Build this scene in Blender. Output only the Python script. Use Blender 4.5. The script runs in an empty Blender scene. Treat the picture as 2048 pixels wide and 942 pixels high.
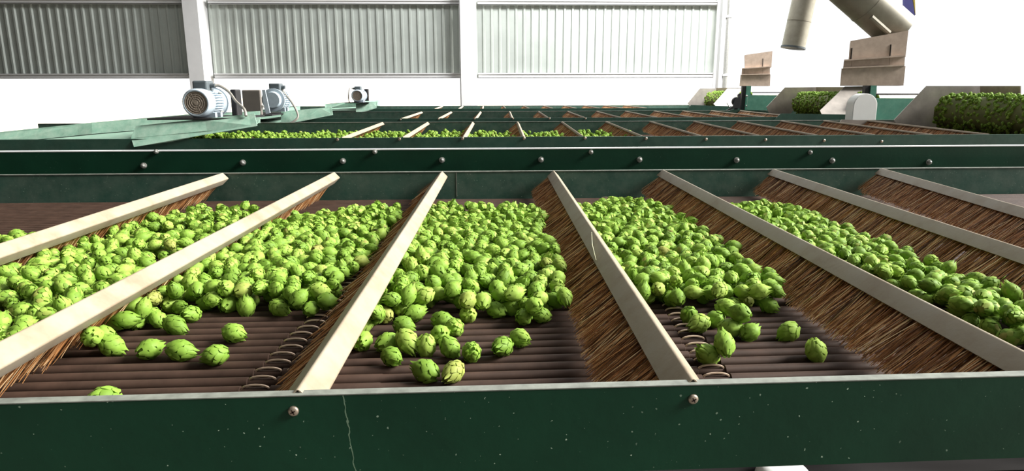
import bpy, math, random
import numpy as np
from mathutils import Vector, Matrix, Quaternion

random.seed(7)
rng = np.random.default_rng(7)
C = bpy.context.scene.collection
SC = bpy.context.scene

# ------------------------------------------------------------------ camera
F = 1335.0
PITCH, ROLL, YAW = 0.2131, -0.0025, 0.0419
EYE = Vector((0.0, 0.0, 1.9))
fw = Vector((math.sin(YAW) * math.cos(PITCH), math.cos(YAW) * math.cos(PITCH), -math.sin(PITCH)))
r0 = Vector((math.cos(YAW), -math.sin(YAW), 0.0))
u0 = r0.cross(fw)
rt = r0 * math.cos(ROLL) + u0 * math.sin(ROLL)
up = -r0 * math.sin(ROLL) + u0 * math.cos(ROLL)
camd = bpy.data.cameras.new('camera')
cam = bpy.data.objects.new('camera', camd)
C.objects.link(cam)
camd.sensor_fit = 'HORIZONTAL'
camd.sensor_width = 36.0
camd.lens = 36.0 * F / 2048.0
camd.clip_start = 0.02
camd.clip_end = 500
M = Matrix((rt, up, -fw)).transposed().to_4x4()
M.translation = EYE
cam.matrix_world = M
SC.camera = cam

# ------------------------------------------------------------------ world, sun, exposure
w = bpy.data.worlds.new('sky')
SC.world = w
w.use_nodes = True
bg = w.node_tree.nodes['Background']
bg.inputs[0].default_value = (0.98, 1.0, 1.0, 1)
# overcast sky, far brighter on the side of the sun and low over the yard behind the hall
_n = w.node_tree.nodes
_tc = _n.new('ShaderNodeTexCoord')
_dt = _n.new('ShaderNodeVectorMath')
_dt.operation = 'DOT_PRODUCT'
_dt.inputs[1].default_value = (0.55, 0.835, 0.0)
_mr = _n.new('ShaderNodeMapRange')
_mr.interpolation_type = 'SMOOTHSTEP'
_mr.inputs[1].default_value = -0.05
_mr.inputs[2].default_value = 0.40
_mr.inputs[3].default_value = 0.37
_mr.inputs[4].default_value = 1.30
w.node_tree.links.new(_tc.outputs['Generated'], _dt.inputs[0])
w.node_tree.links.new(_dt.outputs['Value'], _mr.inputs[0])
w.node_tree.links.new(_mr.outputs[0], bg.inputs[1])
SUN_DIR = Vector((0.84, -0.04, 0.54)).normalized()
sd = bpy.data.lights.new('sun', 'SUN')
sd.energy = 12.5
sd.angle = math.radians(24)
sd.color = (1.0, 0.97, 0.92)
sun = bpy.data.objects.new('sun', sd)
C.objects.link(sun)
sun.rotation_euler = SUN_DIR.to_track_quat('Z', 'Y').to_euler()
sun.location = (20, -6, 18)
# added fill lights, no known fixtures, that brighten the rear wall
ld = bpy.data.lights.new('wall_fill_light', 'AREA')
ld.shape = 'RECTANGLE'
ld.size, ld.size_y = 5.0, 2.0
ld.energy = 1500
for _pos, _aim, _e in (((5.5, 12.5, 7.6), (4.5, 19.0, 3.0), 2100), ((-4.0, 12.0, 7.6), (-7.5, 19.0, 3.0), 260)):
    ldc = ld.copy()
    ldc.energy = _e
    lamp = bpy.data.objects.new('wall_fill_light', ldc)
    C.objects.link(lamp)
    lamp.location = _pos
    lamp.rotation_euler = (Vector(_pos) - Vector(_aim)).to_track_quat('Z', 'Y').to_euler()
SC.view_settings.view_transform = 'Standard'
SC.view_settings.look = 'None'
SC.view_settings.exposure = 0.0
SC.view_settings.gamma = 1.0
SC.view_settings.use_curve_mapping = False


# ------------------------------------------------------------------ helpers
def ray(u, v):
    return fw + rt * ((u - 1024.0) / F) - up * ((v - 471.0) / F)


def at(u, v, Y):
    """the point of the photograph's pixel (u, v) that lies at distance Y down the hall"""
    d = ray(u, v)
    return EYE + d * (Y / d.y)


def atz(u, v, Z):
    d = ray(u, v)
    return EYE + d * ((Z - EYE.z) / d.z)


def project(p):
    q = Vector(p) - EYE
    d = q.dot(fw)
    return 1024 + F * q.dot(rt) / d, 471 - F * q.dot(up) / d, d


ORG = {}


class MB:
    def __init__(self):
        self.v, self.f, self.sm = [], [], []

    def add(self, vs, fs, smooth=False):
        n = len(self.v)
        self.v.extend([tuple(p) for p in vs])
        self.f.extend([tuple(i + n for i in f) for f in fs])
        self.sm.extend([smooth] * len(fs))
        return self

    def box(self, lo, hi):
        x0, y0, z0 = lo
        x1, y1, z1 = hi
        return self.add([(x0, y0, z0), (x1, y0, z0), (x1, y1, z0), (x0, y1, z0), (x0, y0, z1), (x1, y0, z1), (x1, y1, z1), (x0, y1, z1)],
                        [(0, 3, 2, 1), (4, 5, 6, 7), (0, 1, 5, 4), (1, 2, 6, 5), (2, 3, 7, 6), (3, 0, 4, 7)])

    def prism(self, poly, ext, smooth=False):
        """polygon (list of 3-D points) pushed along the vector ext"""
        n = len(poly)
        e = Vector(ext)
        a = [Vector(p) for p in poly]
        nrm = Vector((0, 0, 0))
        for i in range(n):
            nrm += a[i].cross(a[(i + 1) % n])
        if nrm.dot(e) > 0:
            a = a[::-1]
        vs = a + [p + e for p in a]
        self.add(vs, [tuple(range(n)), tuple(range(2 * n - 1, n - 1, -1))])
        return self.add(vs, [(i, i + n, (i + 1) % n + n, (i + 1) % n) for i in range(n)], smooth)

    def tube(self, pts, r, n=10, smooth=True, cap=True):
        pts = [Vector(p) for p in pts]
        rs = r if isinstance(r, (list, tuple)) else [r] * len(pts)
        t = (pts[1] - pts[0]).normalized()
        a = t.orthogonal().normalized()
        vs = []
        for i, p in enumerate(pts):
            if 0 < i < len(pts) - 1:
                t = (pts[i + 1] - pts[i - 1]).normalized()
            elif i:
                t = (pts[i] - pts[i - 1]).normalized()
            a = (a - t * a.dot(t)).normalized()
            b = t.cross(a)
            for k in range(n):
                g = 2 * math.pi * k / n
                vs.append(p + (a * math.cos(g) + b * math.sin(g)) * rs[i])
        fs = []
        for i in range(len(pts) - 1):
            for k in range(n):
                fs.append((i * n + k, i * n + (k + 1) % n, (i + 1) * n + (k + 1) % n, (i + 1) * n + k))
        self.add(vs, fs, smooth)
        if cap:
            m = len(pts) - 1
            self.add(vs[:n], [tuple(range(n - 1, -1, -1))])
            self.add(vs[m * n:], [tuple(range(n))])
        return self

    def lathe(self, o, ax, prof, n=24, smooth=True):
        """prof: list of (distance along ax, radius)"""
        o, ax = Vector(o), Vector(ax).normalized()
        return self.tube_prof(o, ax, prof, n, smooth)

    def tube_prof(self, o, ax, prof, n, smooth):
        a = ax.orthogonal().normalized()
        b = ax.cross(a)
        vs, fs = [], []
        for s, r in prof:
            for k in range(n):
                g = 2 * math.pi * k / n
                vs.append(o + ax * s + (a * math.cos(g) + b * math.sin(g)) * max(r, 1e-5))
        for i in range(len(prof) - 1):
            for k in range(n):
                fs.append((i * n + k, i * n + (k + 1) % n, (i + 1) * n + (k + 1) % n, (i + 1) * n + k))
        fs.append(tuple(range(n - 1, -1, -1)))
        fs.append(tuple(range((len(prof) - 1) * n, len(prof) * n)))
        return self.add(vs, fs, smooth)

    def mesh(self, name, mat):
        me = bpy.data.meshes.new(name)
        me.from_pydata(self.v, [], self.f)
        me.polygons.foreach_set('use_smooth', self.sm)
        if mat:
            me.materials.append(mat)
        me.update()
        return me

    def build(self, name, mat, parent=None, bevel=0, label=None, sharp=True):
        org = ORG[parent] if parent else Vector((0, 0, 0))
        if parent:
            self.v = [(x - org.x, y - org.y, z - org.z) for x, y, z in self.v]
        me = self.mesh(name, mat)
        o = bpy.data.objects.new(name, me)
        C.objects.link(o)
        ORG[o] = org
        if parent:
            o.parent = parent
        if sharp and any(self.sm):
            me.set_sharp_from_angle(angle=math.radians(40))
        if bevel:
            b = o.modifiers.new('bevel', 'BEVEL')
            b.width = bevel
            b.segments = 2
            b.limit_method = 'ANGLE'
        if label:
            o['label'] = label
        return o


def tag(o, label, cat, group=None, kind=None):
    o['label'] = label
    o['category'] = cat
    if group:
        o['group'] = group
    if kind:
        o['kind'] = kind
    return o


def thing(name, label, cat, loc, group=None):
    o = bpy.data.objects.new(name, None)
    o.empty_display_size = 0.05
    C.objects.link(o)
    o.location = loc
    ORG[o] = Vector(loc)
    return tag(o, label, cat, group)


def structure(o):
    o['kind'] = 'structure'
    return o


# ------------------------------------------------------------------ materials
def srgb(r, g, b):
    f = lambda c: (c / 255 / 12.92) if c / 255 <= 0.04045 else ((c / 255 + 0.055) / 1.055) ** 2.4
    return (f(r), f(g), f(b), 1)


class NT:
    def __init__(self, name):
        self.m = bpy.data.materials.new(name)
        self.m.use_nodes = True
        self.t = self.m.node_tree
        self.p = self.t.nodes['Principled BSDF']

    def n(self, kind, **kw):
        nd = self.t.nodes.new(kind)
        for k, v in kw.items():
            if k.startswith('i_'):
                nd.inputs[k[2:].replace('_', ' ')].default_value = v
            else:
                setattr(nd, k, v)
        return nd

    def l(self, a, b):
        self.t.links.new(a, b)

    def ramp(self, src, stops):
        r = self.n('ShaderNodeValToRGB')
        e = r.color_ramp.elements
        while len(e) < len(stops):
            e.new(0.5)
        for el, (p, c) in zip(e, stops):
            el.position = p
            el.color = c
        self.l(src, r.inputs[0])
        return r.outputs[0]

    def mix(self, fac, a, b):
        m = self.n('ShaderNodeMix', data_type='RGBA')
        for sock, val in ((m.inputs[0], fac), (m.inputs[6], a), (m.inputs[7], b)):
            if hasattr(val, 'links'):
                self.l(val, sock)
            else:
                sock.default_value = val
        return m.outputs[2]

    def math(self, op, a, b=0.0):
        m = self.n('ShaderNodeMath', operation=op)
        for sock, val in ((m.inputs[0], a), (m.inputs[1], b)):
            if hasattr(val, 'links'):
                self.l(val, sock)
            else:
                sock.default_value = val
        return m.outputs[0]

    def pos(self, scale=(1, 1, 1)):
        g = self.n('ShaderNodeNewGeometry')
        mp = self.n('ShaderNodeMapping')
        mp.inputs['Scale'].default_value = scale
        self.l(g.outputs['Position'], mp.inputs[0])
        return mp.outputs[0]

    def noise(self, scale, vec=None, detail=3, rough=0.5):
        nd = self.n('ShaderNodeTexNoise')
        nd.inputs['Scale'].default_value = scale
        nd.inputs['Detail'].default_value = detail
        nd.inputs['Roughness'].default_value = rough
        self.l(vec if vec else self.pos(), nd.inputs['Vector'])
        return nd.outputs[0]

    def bump(self, h, strength=0.2, dist=0.01):
        b = self.n('ShaderNodeBump')
        b.inputs['Strength'].default_value = strength
        b.inputs['Distance'].default_value = dist
        self.l(h, b.inputs['Height'])
        self.l(b.outputs[0], self.p.inputs['Normal'])

    def out(self, color, rough=0.5, metal=0.0, spec=0.5):
        if hasattr(color, 'links'):
            self.l(color, self.p.inputs['Base Color'])
        else:
            self.p.inputs['Base Color'].default_value = color
        if hasattr(rough, 'links'):
            self.l(rough, self.p.inputs['Roughness'])
        else:
            self.p.inputs['Roughness'].default_value = rough
        self.p.inputs['Metallic'].default_value = metal
        self.p.inputs['Specular IOR Level'].default_value = spec
        return self.m


def blend(c, k):
    return tuple(x * k for x in c[:3]) + (1,)


def m_plain(name, c, var=0.15, rough=0.5, metal=0.0, scale=12, spec=0.5):
    t = NT(name)
    f = t.noise(scale, detail=4, rough=0.6)
    return t.out(t.ramp(f, [(0.3, blend(c, 1 - var)), (0.7, blend(c, 1 + var))]), rough, metal, spec)


def m_paint(name, c, dust=0.0, specks=0.0, crack=None, rough=0.42, spec=0.4, dcol=srgb(150, 155, 140)):
    """green machine paint: mottling, powdery dust, chipped specks and at most one crack in the paint"""
    t = NT(name)
    col = t.ramp(t.noise(7, detail=4), [(0.3, blend(c, 0.85)), (0.7, blend(c, 1.2))])
    if dust:
        d = t.math('MULTIPLY', t.ramp(t.noise(16, detail=6, rough=0.7), [(0.35, (0.15, 0.15, 0.15, 1)), (0.8, (1, 1, 1, 1))]), dust)
        col = t.mix(d, col, dcol)
    if specks:
        vo = t.n('ShaderNodeTexVoronoi')
        vo.inputs['Scale'].default_value = 185
        vo.inputs['Randomness'].default_value = 1
        wob = t.n('ShaderNodeVectorMath', operation='ADD')
        t.l(t.pos(), wob.inputs[0])
        nz = t.n('ShaderNodeTexNoise')
        nz.inputs['Scale'].default_value = 300
        t.l(t.pos(), nz.inputs['Vector'])
        sc = t.n('ShaderNodeVectorMath', operation='SCALE')
        sc.inputs['Scale'].default_value = 0.004
        t.l(nz.outputs['Color'], sc.inputs[0])
        t.l(sc.outputs[0], wob.inputs[1])
        t.l(wob.outputs[0], vo.inputs['Vector'])
        sep = t.n('ShaderNodeSeparateColor')
        t.l(vo.outputs['Color'], sep.inputs[0])
        size = t.math('MULTIPLY', t.math('POWER', sep.outputs[0], 9.0), specks)
        k = t.math('LESS_THAN', vo.outputs['Distance'], size)
        k = t.math('MULTIPLY', k, t.math('ADD', t.math('MULTIPLY', sep.outputs[1], 0.9), 0.2))
        col = t.mix(k, col, srgb(165, 185, 165))
    if crack is not None:
        x0, zt, slope = crack
        g = t.n('ShaderNodeNewGeometry')
        s = t.n('ShaderNodeSeparateXYZ')
        t.l(g.outputs['Position'], s.inputs[0])
        wv = t.math('MULTIPLY', t.math('SUBTRACT', t.noise(90, detail=3), 0.5), 0.006)
        xx = t.math('ADD', t.math('SUBTRACT', s.outputs[0], x0), wv)
        xx = t.math('ADD', xx, t.math('MULTIPLY', t.math('SUBTRACT', s.outputs[2], zt), slope))
        k = t.math('LESS_THAN', t.math('ABSOLUTE', xx), t.math('MULTIPLY', t.noise(130), 0.0013))
        col = t.mix(t.math('MULTIPLY', k, 0.55), col, srgb(140, 165, 140))
    t.bump(t.noise(60, detail=4), 0.08, 0.004)
    return t.out(col, rough, 0, spec)


GREEN = (0.0048, 0.037, 0.0185, 1)
GREEN2 = (0.012, 0.055, 0.038, 1)
GREENL = (0.16, 0.31, 0.235, 1)
p_crack = at(692, 812, 0.69)
M_front = m_paint('front_plate_green_paint', GREEN, 0.0, 0.23, (p_crack.x, p_crack.z, 0.09), spec=0.22)
M_beam = m_paint('beam_green_paint', GREEN, 0.0, 0.12, spec=0.25)
M_rear = m_paint('dusty_green_paint', (0.02, 0.075, 0.054, 1), 0.45, 0.30, dcol=srgb(120, 130, 118))
M_bed = m_paint('far_bed_green_paint', GREEN2, 0.10, 0.0)
M_tray = m_paint('pale_dusty_green_paint', GREENL, 0.55, 0.30, rough=0.4, dcol=srgb(190, 205, 190))
M_panel = m_paint('teal_green_panel_paint', (0.05, 0.20, 0.145, 1), 0.45, 0.0, dcol=srgb(120, 165, 145))
M_edge = m_plain('worn_bare_sheet_edge', srgb(122, 126, 118), 0.3, 0.5, 0.2, 40)
M_steel = m_plain('galvanised_steel', srgb(165, 165, 160), 0.15, 0.4, 0.55, 30)
M_chute = m_plain('dull_stainless_sheet', srgb(172, 165, 158), 0.15, 0.38, 0.45, 9)
M_hood = m_plain('dusty_hood_sheet', srgb(168, 150, 135), 0.15, 0.6, 0.1, 12)
M_hoodd = m_plain('dark_slot', srgb(45, 38, 34), 0.1, 0.7)
M_duct = m_plain('galvanised_duct', srgb(150, 146, 132), 0.15, 0.5, 0.3, 8)
M_motor = m_plain('grey_motor_paint', srgb(168, 182, 192), 0.08, 0.45, 0.0, 20)
M_grille = m_plain('dusty_fan_grille', srgb(150, 138, 125), 0.25, 0.7, 0.0, 60)
M_box = m_plain('dark_grey_plastic', srgb(82, 90, 94), 0.12, 0.5)
M_black = m_plain('black_rubber', srgb(30, 28, 30), 0.2, 0.55)
M_plate = m_plain('grey_gearbox_plate', srgb(112, 106, 100), 0.08, 0.6)
M_cable = m_plain('grey_cable', srgb(140, 136, 128), 0.1, 0.55)
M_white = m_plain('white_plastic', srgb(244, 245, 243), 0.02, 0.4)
M_bar = m_plain('brown_rubber_bar', srgb(60, 45, 37), 0.25, 0.65, 0.0, 25, 0.2)
M_link = m_plain('worn_steel_link', srgb(196, 172, 150), 0.2, 0.3, 0.6, 40)
M_drum = m_plain('hop_dusted_belt', srgb(92, 98, 48), 0.25, 0.8)
M_strawm = m_plain('pale_dry_straw', srgb(205, 205, 170), 0.1, 0.6)
M_pan = m_plain('gap_shade_black', srgb(14, 10, 9), 0.3, 0.9)  # near black, colours in the shade seen between the bars
M_concrete = m_plain('concrete_floor', srgb(92, 88, 82), 0.2, 0.85, 0, 3)
M_yard = m_plain('pale_yard_ground', srgb(238, 228, 208), 0.04, 0.9, 0, 0.4)
M_wall = m_plain('grey_corrugated_sheet', srgb(172, 178, 172), 0.06, 0.42, 0.25, 2)
M_column = m_plain('pale_grey_column_paint', srgb(205, 205, 205), 0.04, 0.5, 0, 3)
M_roof = m_plain('roof_sheet', srgb(150, 152, 150), 0.08, 0.6, 0, 2)
M_screw = m_plain('zinc_screw', srgb(180, 165, 148), 0.2, 0.32, 0.8, 200)
M_recess = m_plain('dark_brown_recess', srgb(55, 38, 28), 0.2, 0.7)  # one even dark brown for the screw head crosses
M_blue = m_plain('blue_paint', srgb(70, 72, 150), 0.1, 0.5)
M_yellow = m_plain('yellow_paint', srgb(205, 185, 90), 0.1, 0.5)

# aluminium brush backs, a little stained by hop resin
t = NT('dull_aluminium_brush_back')
c = t.ramp(t.noise(9, detail=5, rough=0.65), [(0.32, srgb(134, 118, 97)), (0.5, srgb(148, 136, 117)), (0.75, srgb(154, 145, 130))])
t.bump(t.noise(140, detail=3), 0.1, 0.002)
M_rail = t.out(c, 0.5, 0.0, 0.3)


M_rail_far = m_plain('dusty_brush_back', srgb(152, 135, 114), 0.1, 0.6, 0.0, 9)


def m_bristle(name):
    t = NT(name)
    g = t.n('ShaderNodeNewGeometry')
    c = t.ramp(g.outputs['Random Per Island'], [(0.0, srgb(70, 44, 26)), (0.35, srgb(156, 104, 62)), (0.75, srgb(212, 154, 98)), (1.0, srgb(250, 222, 176))])
    return t.out(c, 0.5, 0, 0.35)


M_bristle = m_bristle('brown_bristle')


def m_hop(name, island):
    t = NT(name)
    if island:
        s = t.n('ShaderNodeNewGeometry').outputs['Random Per Island']
    else:
        s = t.n('ShaderNodeObjectInfo').outputs['Random']
    c = t.ramp(s, [(0.0, srgb(110, 142, 50)), (0.3, srgb(132, 168, 64)), (0.65, srgb(150, 186, 76)), (0.93, srgb(168, 194, 90)), (1.0, srgb(164, 162, 88))])
    c = t.mix(t.math('MULTIPLY', t.noise(130, detail=2), 0.3), c, srgb(78, 112, 36))
    t.out(c, 0.6, 0, 0.25)
    tr = t.n('ShaderNodeBsdfTranslucent')
    t.l(c, tr.inputs[0])
    mx = t.n('ShaderNodeMixShader')
    mx.inputs[0].default_value = 0.25
    t.l(t.p.outputs[0], mx.inputs[1])
    t.l(tr.outputs[0], mx.inputs[2])
    t.l(mx.outputs[0], t.t.nodes['Material Output'].inputs[0])
    return t.m


M_hop = m_hop('green_hop', False)
M_hops = m_hop('green_hops_many', True)

# ------------------------------------------------------------------ the setting
structure(MB().box((-30, -8, -0.1), (14, 22, 0.0)).build('floor', M_concrete))
structure(MB().box((-300, 22, -0.12), (300, 420, -0.02)).build('ground', M_yard))
structure(MB().box((14, -60, -0.12), (120, 22, -0.02)).build('ground', M_yard))
structure(MB().box((-30, -8, 8.0), (-1.0, 21, 8.15)).build('ceiling', M_roof))  # unseen roof, cut short so the sun reaches beds and rear wall
structure(MB().box((-30, -8.2, 0), (3, -8.0, 8.0)).build('wall_front', M_roof))  # unseen, added to block sky light from behind the camera
structure(MB().box((-30.2, -8.2, 0), (-30, 21, 8.0)).build('wall_left', M_roof))  # unseen, added to block the sky on the left

WY = 19.0
x_end = at(1441, 90, WY).x
zb = at(900, 156, WY).z
zt = 8.0
prof = []
pitch = 0.221
x = -24.0
while x < x_end:
    for dx, dy in ((0, 0), (0.125, 0), (0.15, -0.042), (0.196, -0.042)):
        if x + dx < x_end:
            prof.append((x + dx, WY + dy))
    x += pitch
vs, fs = [], []
n = len(prof)
for z in (zb, zt):
    vs += [(a, b, z) for a, b in prof]
for z in (zb, zt):
    vs += [(a, b + 0.004, z) for a, b in prof]
for i in range(n - 1):
    fs.append((i, i + 1, n + i + 1, n + i))
    fs.append((2 * n + i + 1, 2 * n + i, 3 * n + i, 3 * n + i + 1))
structure(MB().add(vs, fs).build('wall_back', M_wall))

cols = [((372, 402), 0, 'wide grey column rising behind the motor with the round fan grille', 0.62),
        ((921, 953), 0, 'white column at the middle of the corrugated wall', 0.35),
        ((1441, 1453), 0, 'slim grey column at the right end of the corrugated wall', 0.30)]
CY = 18.35
for (ua, ub), _, lab, dep in cols:
    a, b = at(ua, 90, CY), at(ub, 90, CY)
    th = thing('steel_column', lab, 'column', (0.5 * (a.x + b.x), CY, 0))
    fl = 0.03
    MB().box((a.x, CY, 0), (b.x, CY + fl, 8)).build('front_flange', M_column, th)
    MB().box((a.x + 0.03, CY + fl, 0), (b.x, CY + dep, 8)).build('web', M_column, th)
    MB().box((a.x - 0.04, CY + dep, 0), (b.x, CY + dep + fl, 8)).build('rear_flange', M_column, th)
# rain pipe beside the right column
a = at(1455, 90, 18.3)
th = thing('drain_pipe', 'thin grey pipe running up beside the right end column', 'pipe', (a.x, 18.3, 0))
MB().tube([(a.x, 18.3, 0), (a.x, 18.3, 8)], 0.065, 14).build('pipe', M_steel, th)
for v in (33, 150):
    z = at(1455, v, 18.3).z
    MB().tube([(a.x, 18.3, z - 0.03), (a.x, 18.3, z + 0.03)], 0.085, 14).build('pipe_clip', M_column, th)
# horizontal rails of the wall
spans = [(-24.0, at(372, 90, 18.8).x), (at(424, 90, 18.8).x, at(921, 90, 18.8).x), (at(956, 90, 18.8).x, x_end)]
k = 1
for a, b in spans:
    for va, h in ((156, 0.13), (9, 0.11)):
        z = at(900, va, 18.8).z
        m = MB()
        m.box((a, 18.78, z), (b, 18.80, z + h))
        m.box((a, 18.78, z), (b, 18.95, z + 0.012))
        m.box((a, 18.74, z + h - 0.03), (b, 18.95, z + h))
        structure(m.build('trim_%d' % k, M_column))
        k += 1

# ------------------------------------------------------------------ near bed
YF = 0.70
eL, eR = at(184, 800, 0.69), at(1865, 757, 0.69)
# the plate's top line: the same height all along, so it runs slightly askew
ZR = EYE.z - 0.3249
eL, eR = atz(184, 803, ZR), atz(1865, 757, ZR)
sl = (eR.y - eL.y) / (eR.x - eL.x)
yfront = lambda x: eL.y + sl * (x - eL.x)
pb = at(1700, 927, yfront(0.45))
ZFB = pb.z
YRI = 2.735
z_lip = at(1024, 343.5, YRI).z
ZBAR = ZR - 0.102          # top of the bars
XA, XB = -2.9, 3.3
bed = thing('sorting_bed', 'dark green frame of the nearest bed with the speckled plate across the bottom', 'machine frame', (0, 1.7, 0))


def wall_strip(x0, x1, yf, z0, z1, th):
    """sheet standing along a slightly skew line"""
    return [(x0, yf(x0), z0), (x1, yf(x1), z0), (x1, yf(x1), z1), (x0, yf(x0), z1)], (0, th, 0)


xs = (XA, XB)
m = MB()
m.prism(*wall_strip(xs[0], xs[1], yfront, ZFB, ZR - 0.0006, 0.004))
fp = m.build('front_plate', M_front, bed)
# folded top flange with its paint worn away
m = MB()
m.prism([(xs[0], yfront(xs[0]) - 0.0004, ZR - 0.0005), (xs[1], yfront(xs[1]) - 0.0004, ZR - 0.0005), (xs[1], yfront(xs[1]) + 0.013, ZR - 0.0005), (xs[0], yfront(xs[0]) + 0.013, ZR - 0.0005)], (0, 0, 0.0012))
m.build('top_flange', M_edge, bed, label='bare worn metal edge')


def screw_head(p, r, parent, name='screw'):
    m = MB()
    m.lathe(p, (0, -1, 0), [(0, r), (0.18 * r, r), (0.42 * r, 0.86 * r), (0.55 * r, 0.6 * r), (0.60 * r, 0.3 * r)], 20)
    o = m.build(name, M_screw, parent)
    m = MB()
    q = Vector(p) + Vector((0, -0.6 * r, 0))
    for a in range(2):
        ang = 0.5 + a * math.pi / 2
        d = Vector((math.cos(ang), 0, math.sin(ang)))
        e = Vector((-math.sin(ang), 0, math.cos(ang)))
        m.prism([q + d * 0.5 * r + e * 0.14 * r, q - d * 0.5 * r + e * 0.14 * r, q - d * 0.5 * r - e * 0.14 * r, q + d * 0.5 * r - e * 0.14 * r], (0, -0.03 * r, 0))
    m.build('cross_recess', M_recess, o)


for u, v in ((587, 822), (1386, 798)):
    p = at(u, v, yfront(at(u, v, 0.69).x))
    p.y = yfront(p.x)
    screw_head(p, 0.0060, bed)

# inner rear plate with its folded lip
m = MB()
m.box((XA, YRI, ZBAR - 0.045), (XB, YRI + 0.004, z_lip))
m.build('rear_plate', M_rear, bed)
m = MB()
m.box((XA, YRI - 0.002, z_lip), (XB, YRI + 0.016, z_lip + 0.003))
m.build('rear_plate_lip', M_edge, bed)
xj = at(913, 365, YRI).x
m = MB().box((xj - 0.0015, YRI - 0.0015, ZBAR), (xj + 0.0015, YRI, z_lip))
m.build('weld_seam', M_edge, bed)
# bolted beam behind it
YB = 3.05
zbt, zbb = at(1024, 298, YB).z, z_lip - 0.05
m = MB()
m.box((XA - 0.4, YB, zbb), (XB + 0.9, YB + 0.006, zbt))
m.box((XA - 0.4, YB + 0.006, zbt - 0.006), (XB + 0.9, YB + 0.07, zbt - 0.001))
bm_ = m.build('bolted_beam', M_beam, bed)
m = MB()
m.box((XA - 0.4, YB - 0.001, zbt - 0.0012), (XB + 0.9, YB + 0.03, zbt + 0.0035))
m.build('beam_edge', M_white, bed, label='beam flange edge coloured white for the light it catches')  # white colour stands in for daylight caught on the flange


def bolt(p, r, parent):
    m = MB()
    p = Vector(p)
    m.lathe(p, (0, -1, 0), [(0, r * 1.25), (0.004, r * 1.25), (0.0045, r)], 18)
    hexa = [p + Vector((math.cos(a) * r, -0.0045, math.sin(a) * r)) for a in [math.pi / 6 + i * math.pi / 3 for i in range(6)]]
    m.prism(hexa, (0, -0.8 * r, 0))
    m.lathe(p + Vector((0, -0.0045 - 0.8 * r, 0)), (0, -1, 0), [(0, 0.75 * r), (0.2 * r, 0.6 * r), (0.35 * r, 0.3 * r)], 14)
    m.build('bolt', M_steel, parent)


for u, v in ((288, 331), (486, 325), (686, 322), (884, 320), (1082, 319), (1279, 319), (1473, 320), (1664, 321), (1857, 324)):
    bolt(at(u, v, YB), 0.0105, bm_)
for u, v in ((313, 303), (750, 303.5), (1182, 304), (1620, 304.5)):
    bolt(at(u, v, YB), 0.0085, bm_)
# near-black pan added for the shade in the bar gaps, and the legs
MB().box((XA, 0.80, ZBAR - 0.10), (XB, YRI, ZBAR - 0.085)).build('gap_shade_pan', M_pan, bed)
for x in (-2.6, -0.75, 0.75, 2.6):
    MB().box((x, yfront(x) + 0.03, 0), (x + 0.06, yfront(x) + 0.09, ZFB + 0.03)).build('leg', M_beam, bed)
for x in (-2.6, 2.6):
    MB().box((x, YRI + 0.01, 0), (x + 0.08, YRI + 0.09, ZBAR)).build('leg', M_beam, bed)
    MB().box((x, YB + 0.008, 0), (x + 0.08, YB + 0.088, zbb + 0.1)).build('leg', M_beam, bed)

# ---- bar conveyor
conv = thing('bar_conveyor', 'conveyor of dark brown rubber bars carrying the hops in the nearest bed', 'conveyor', (0, 1.7, ZBAR - 0.05))
RB = 0.0092
arc_l = [atz(490, 787, ZBAR), atz(620, 645, ZBAR)]
arc_r = [atz(1440, 760, ZBAR), atz(1332, 588, ZBAR)]


def lin(a, y):
    s = (y - a[0].y) / (a[1].y - a[0].y)
    return a[0].x + (a[1].x - a[0].x) * s


y = 0.815
nb = 0
while y < YRI - 0.03:
    # the near bars follow the skew of the front plate, the rear ones the rear plate
    q = (YRI - y) / (YRI - 0.8)
    s2 = sl * q
    half = 0.5 + 0.95 * y
    xa, xb = XA + 0.02, XB - 0.02
    m = MB()
    xl, xr = lin(arc_l, y), lin(arc_r, y)
    j = random.uniform(-0.004, 0.004)
    P = lambda x, dz=0: (x, y + s2 * x, ZBAR - RB + dz)
    segs = []
    rs = []
    for xx, rr in ((xa, RB), (xl - 0.018 + j, RB), (xl - 0.017 + j, RB * 0.72), (xl + 0.026 + j, RB * 0.72), (xl + 0.027 + j, RB * 0.97), (-0.16 + j, RB * 0.97), (-0.158 + j, RB * 0.9),
                   (xr - 0.022, RB * 0.93), (xr - 0.021, RB * 0.7), (xr + 0.022, RB * 0.7), (xr + 0.023, RB), (xb, RB)):
        segs.append(P(xx))
        rs.append(rr)
    m.tube(segs, rs, 12)
    bar = m.build('conveyor_bar', M_bar, conv)
    for xc in (xl + 0.005 + j, xr):
        m = MB()
        pts = []
        for a in np.linspace(0, math.pi, 9):
            pts.append((xc - 0.020 * math.cos(a), y + s2 * xc - 0.002, ZBAR - 0.004 + 0.0062 * math.sin(a)))
        m.tube(pts, 0.0019, 6)
        m.build('arched_link', M_link, bar, label='shiny arched steel link')
    y += 0.0316
    nb += 1


# ------------------------------------------------------------------ brushes
BD = Vector((0.69, 0, -0.724))
SDIR = Vector((-0.724, 0, -0.69))
WB, WS, BL = 0.034, 0.036, 0.133


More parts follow.
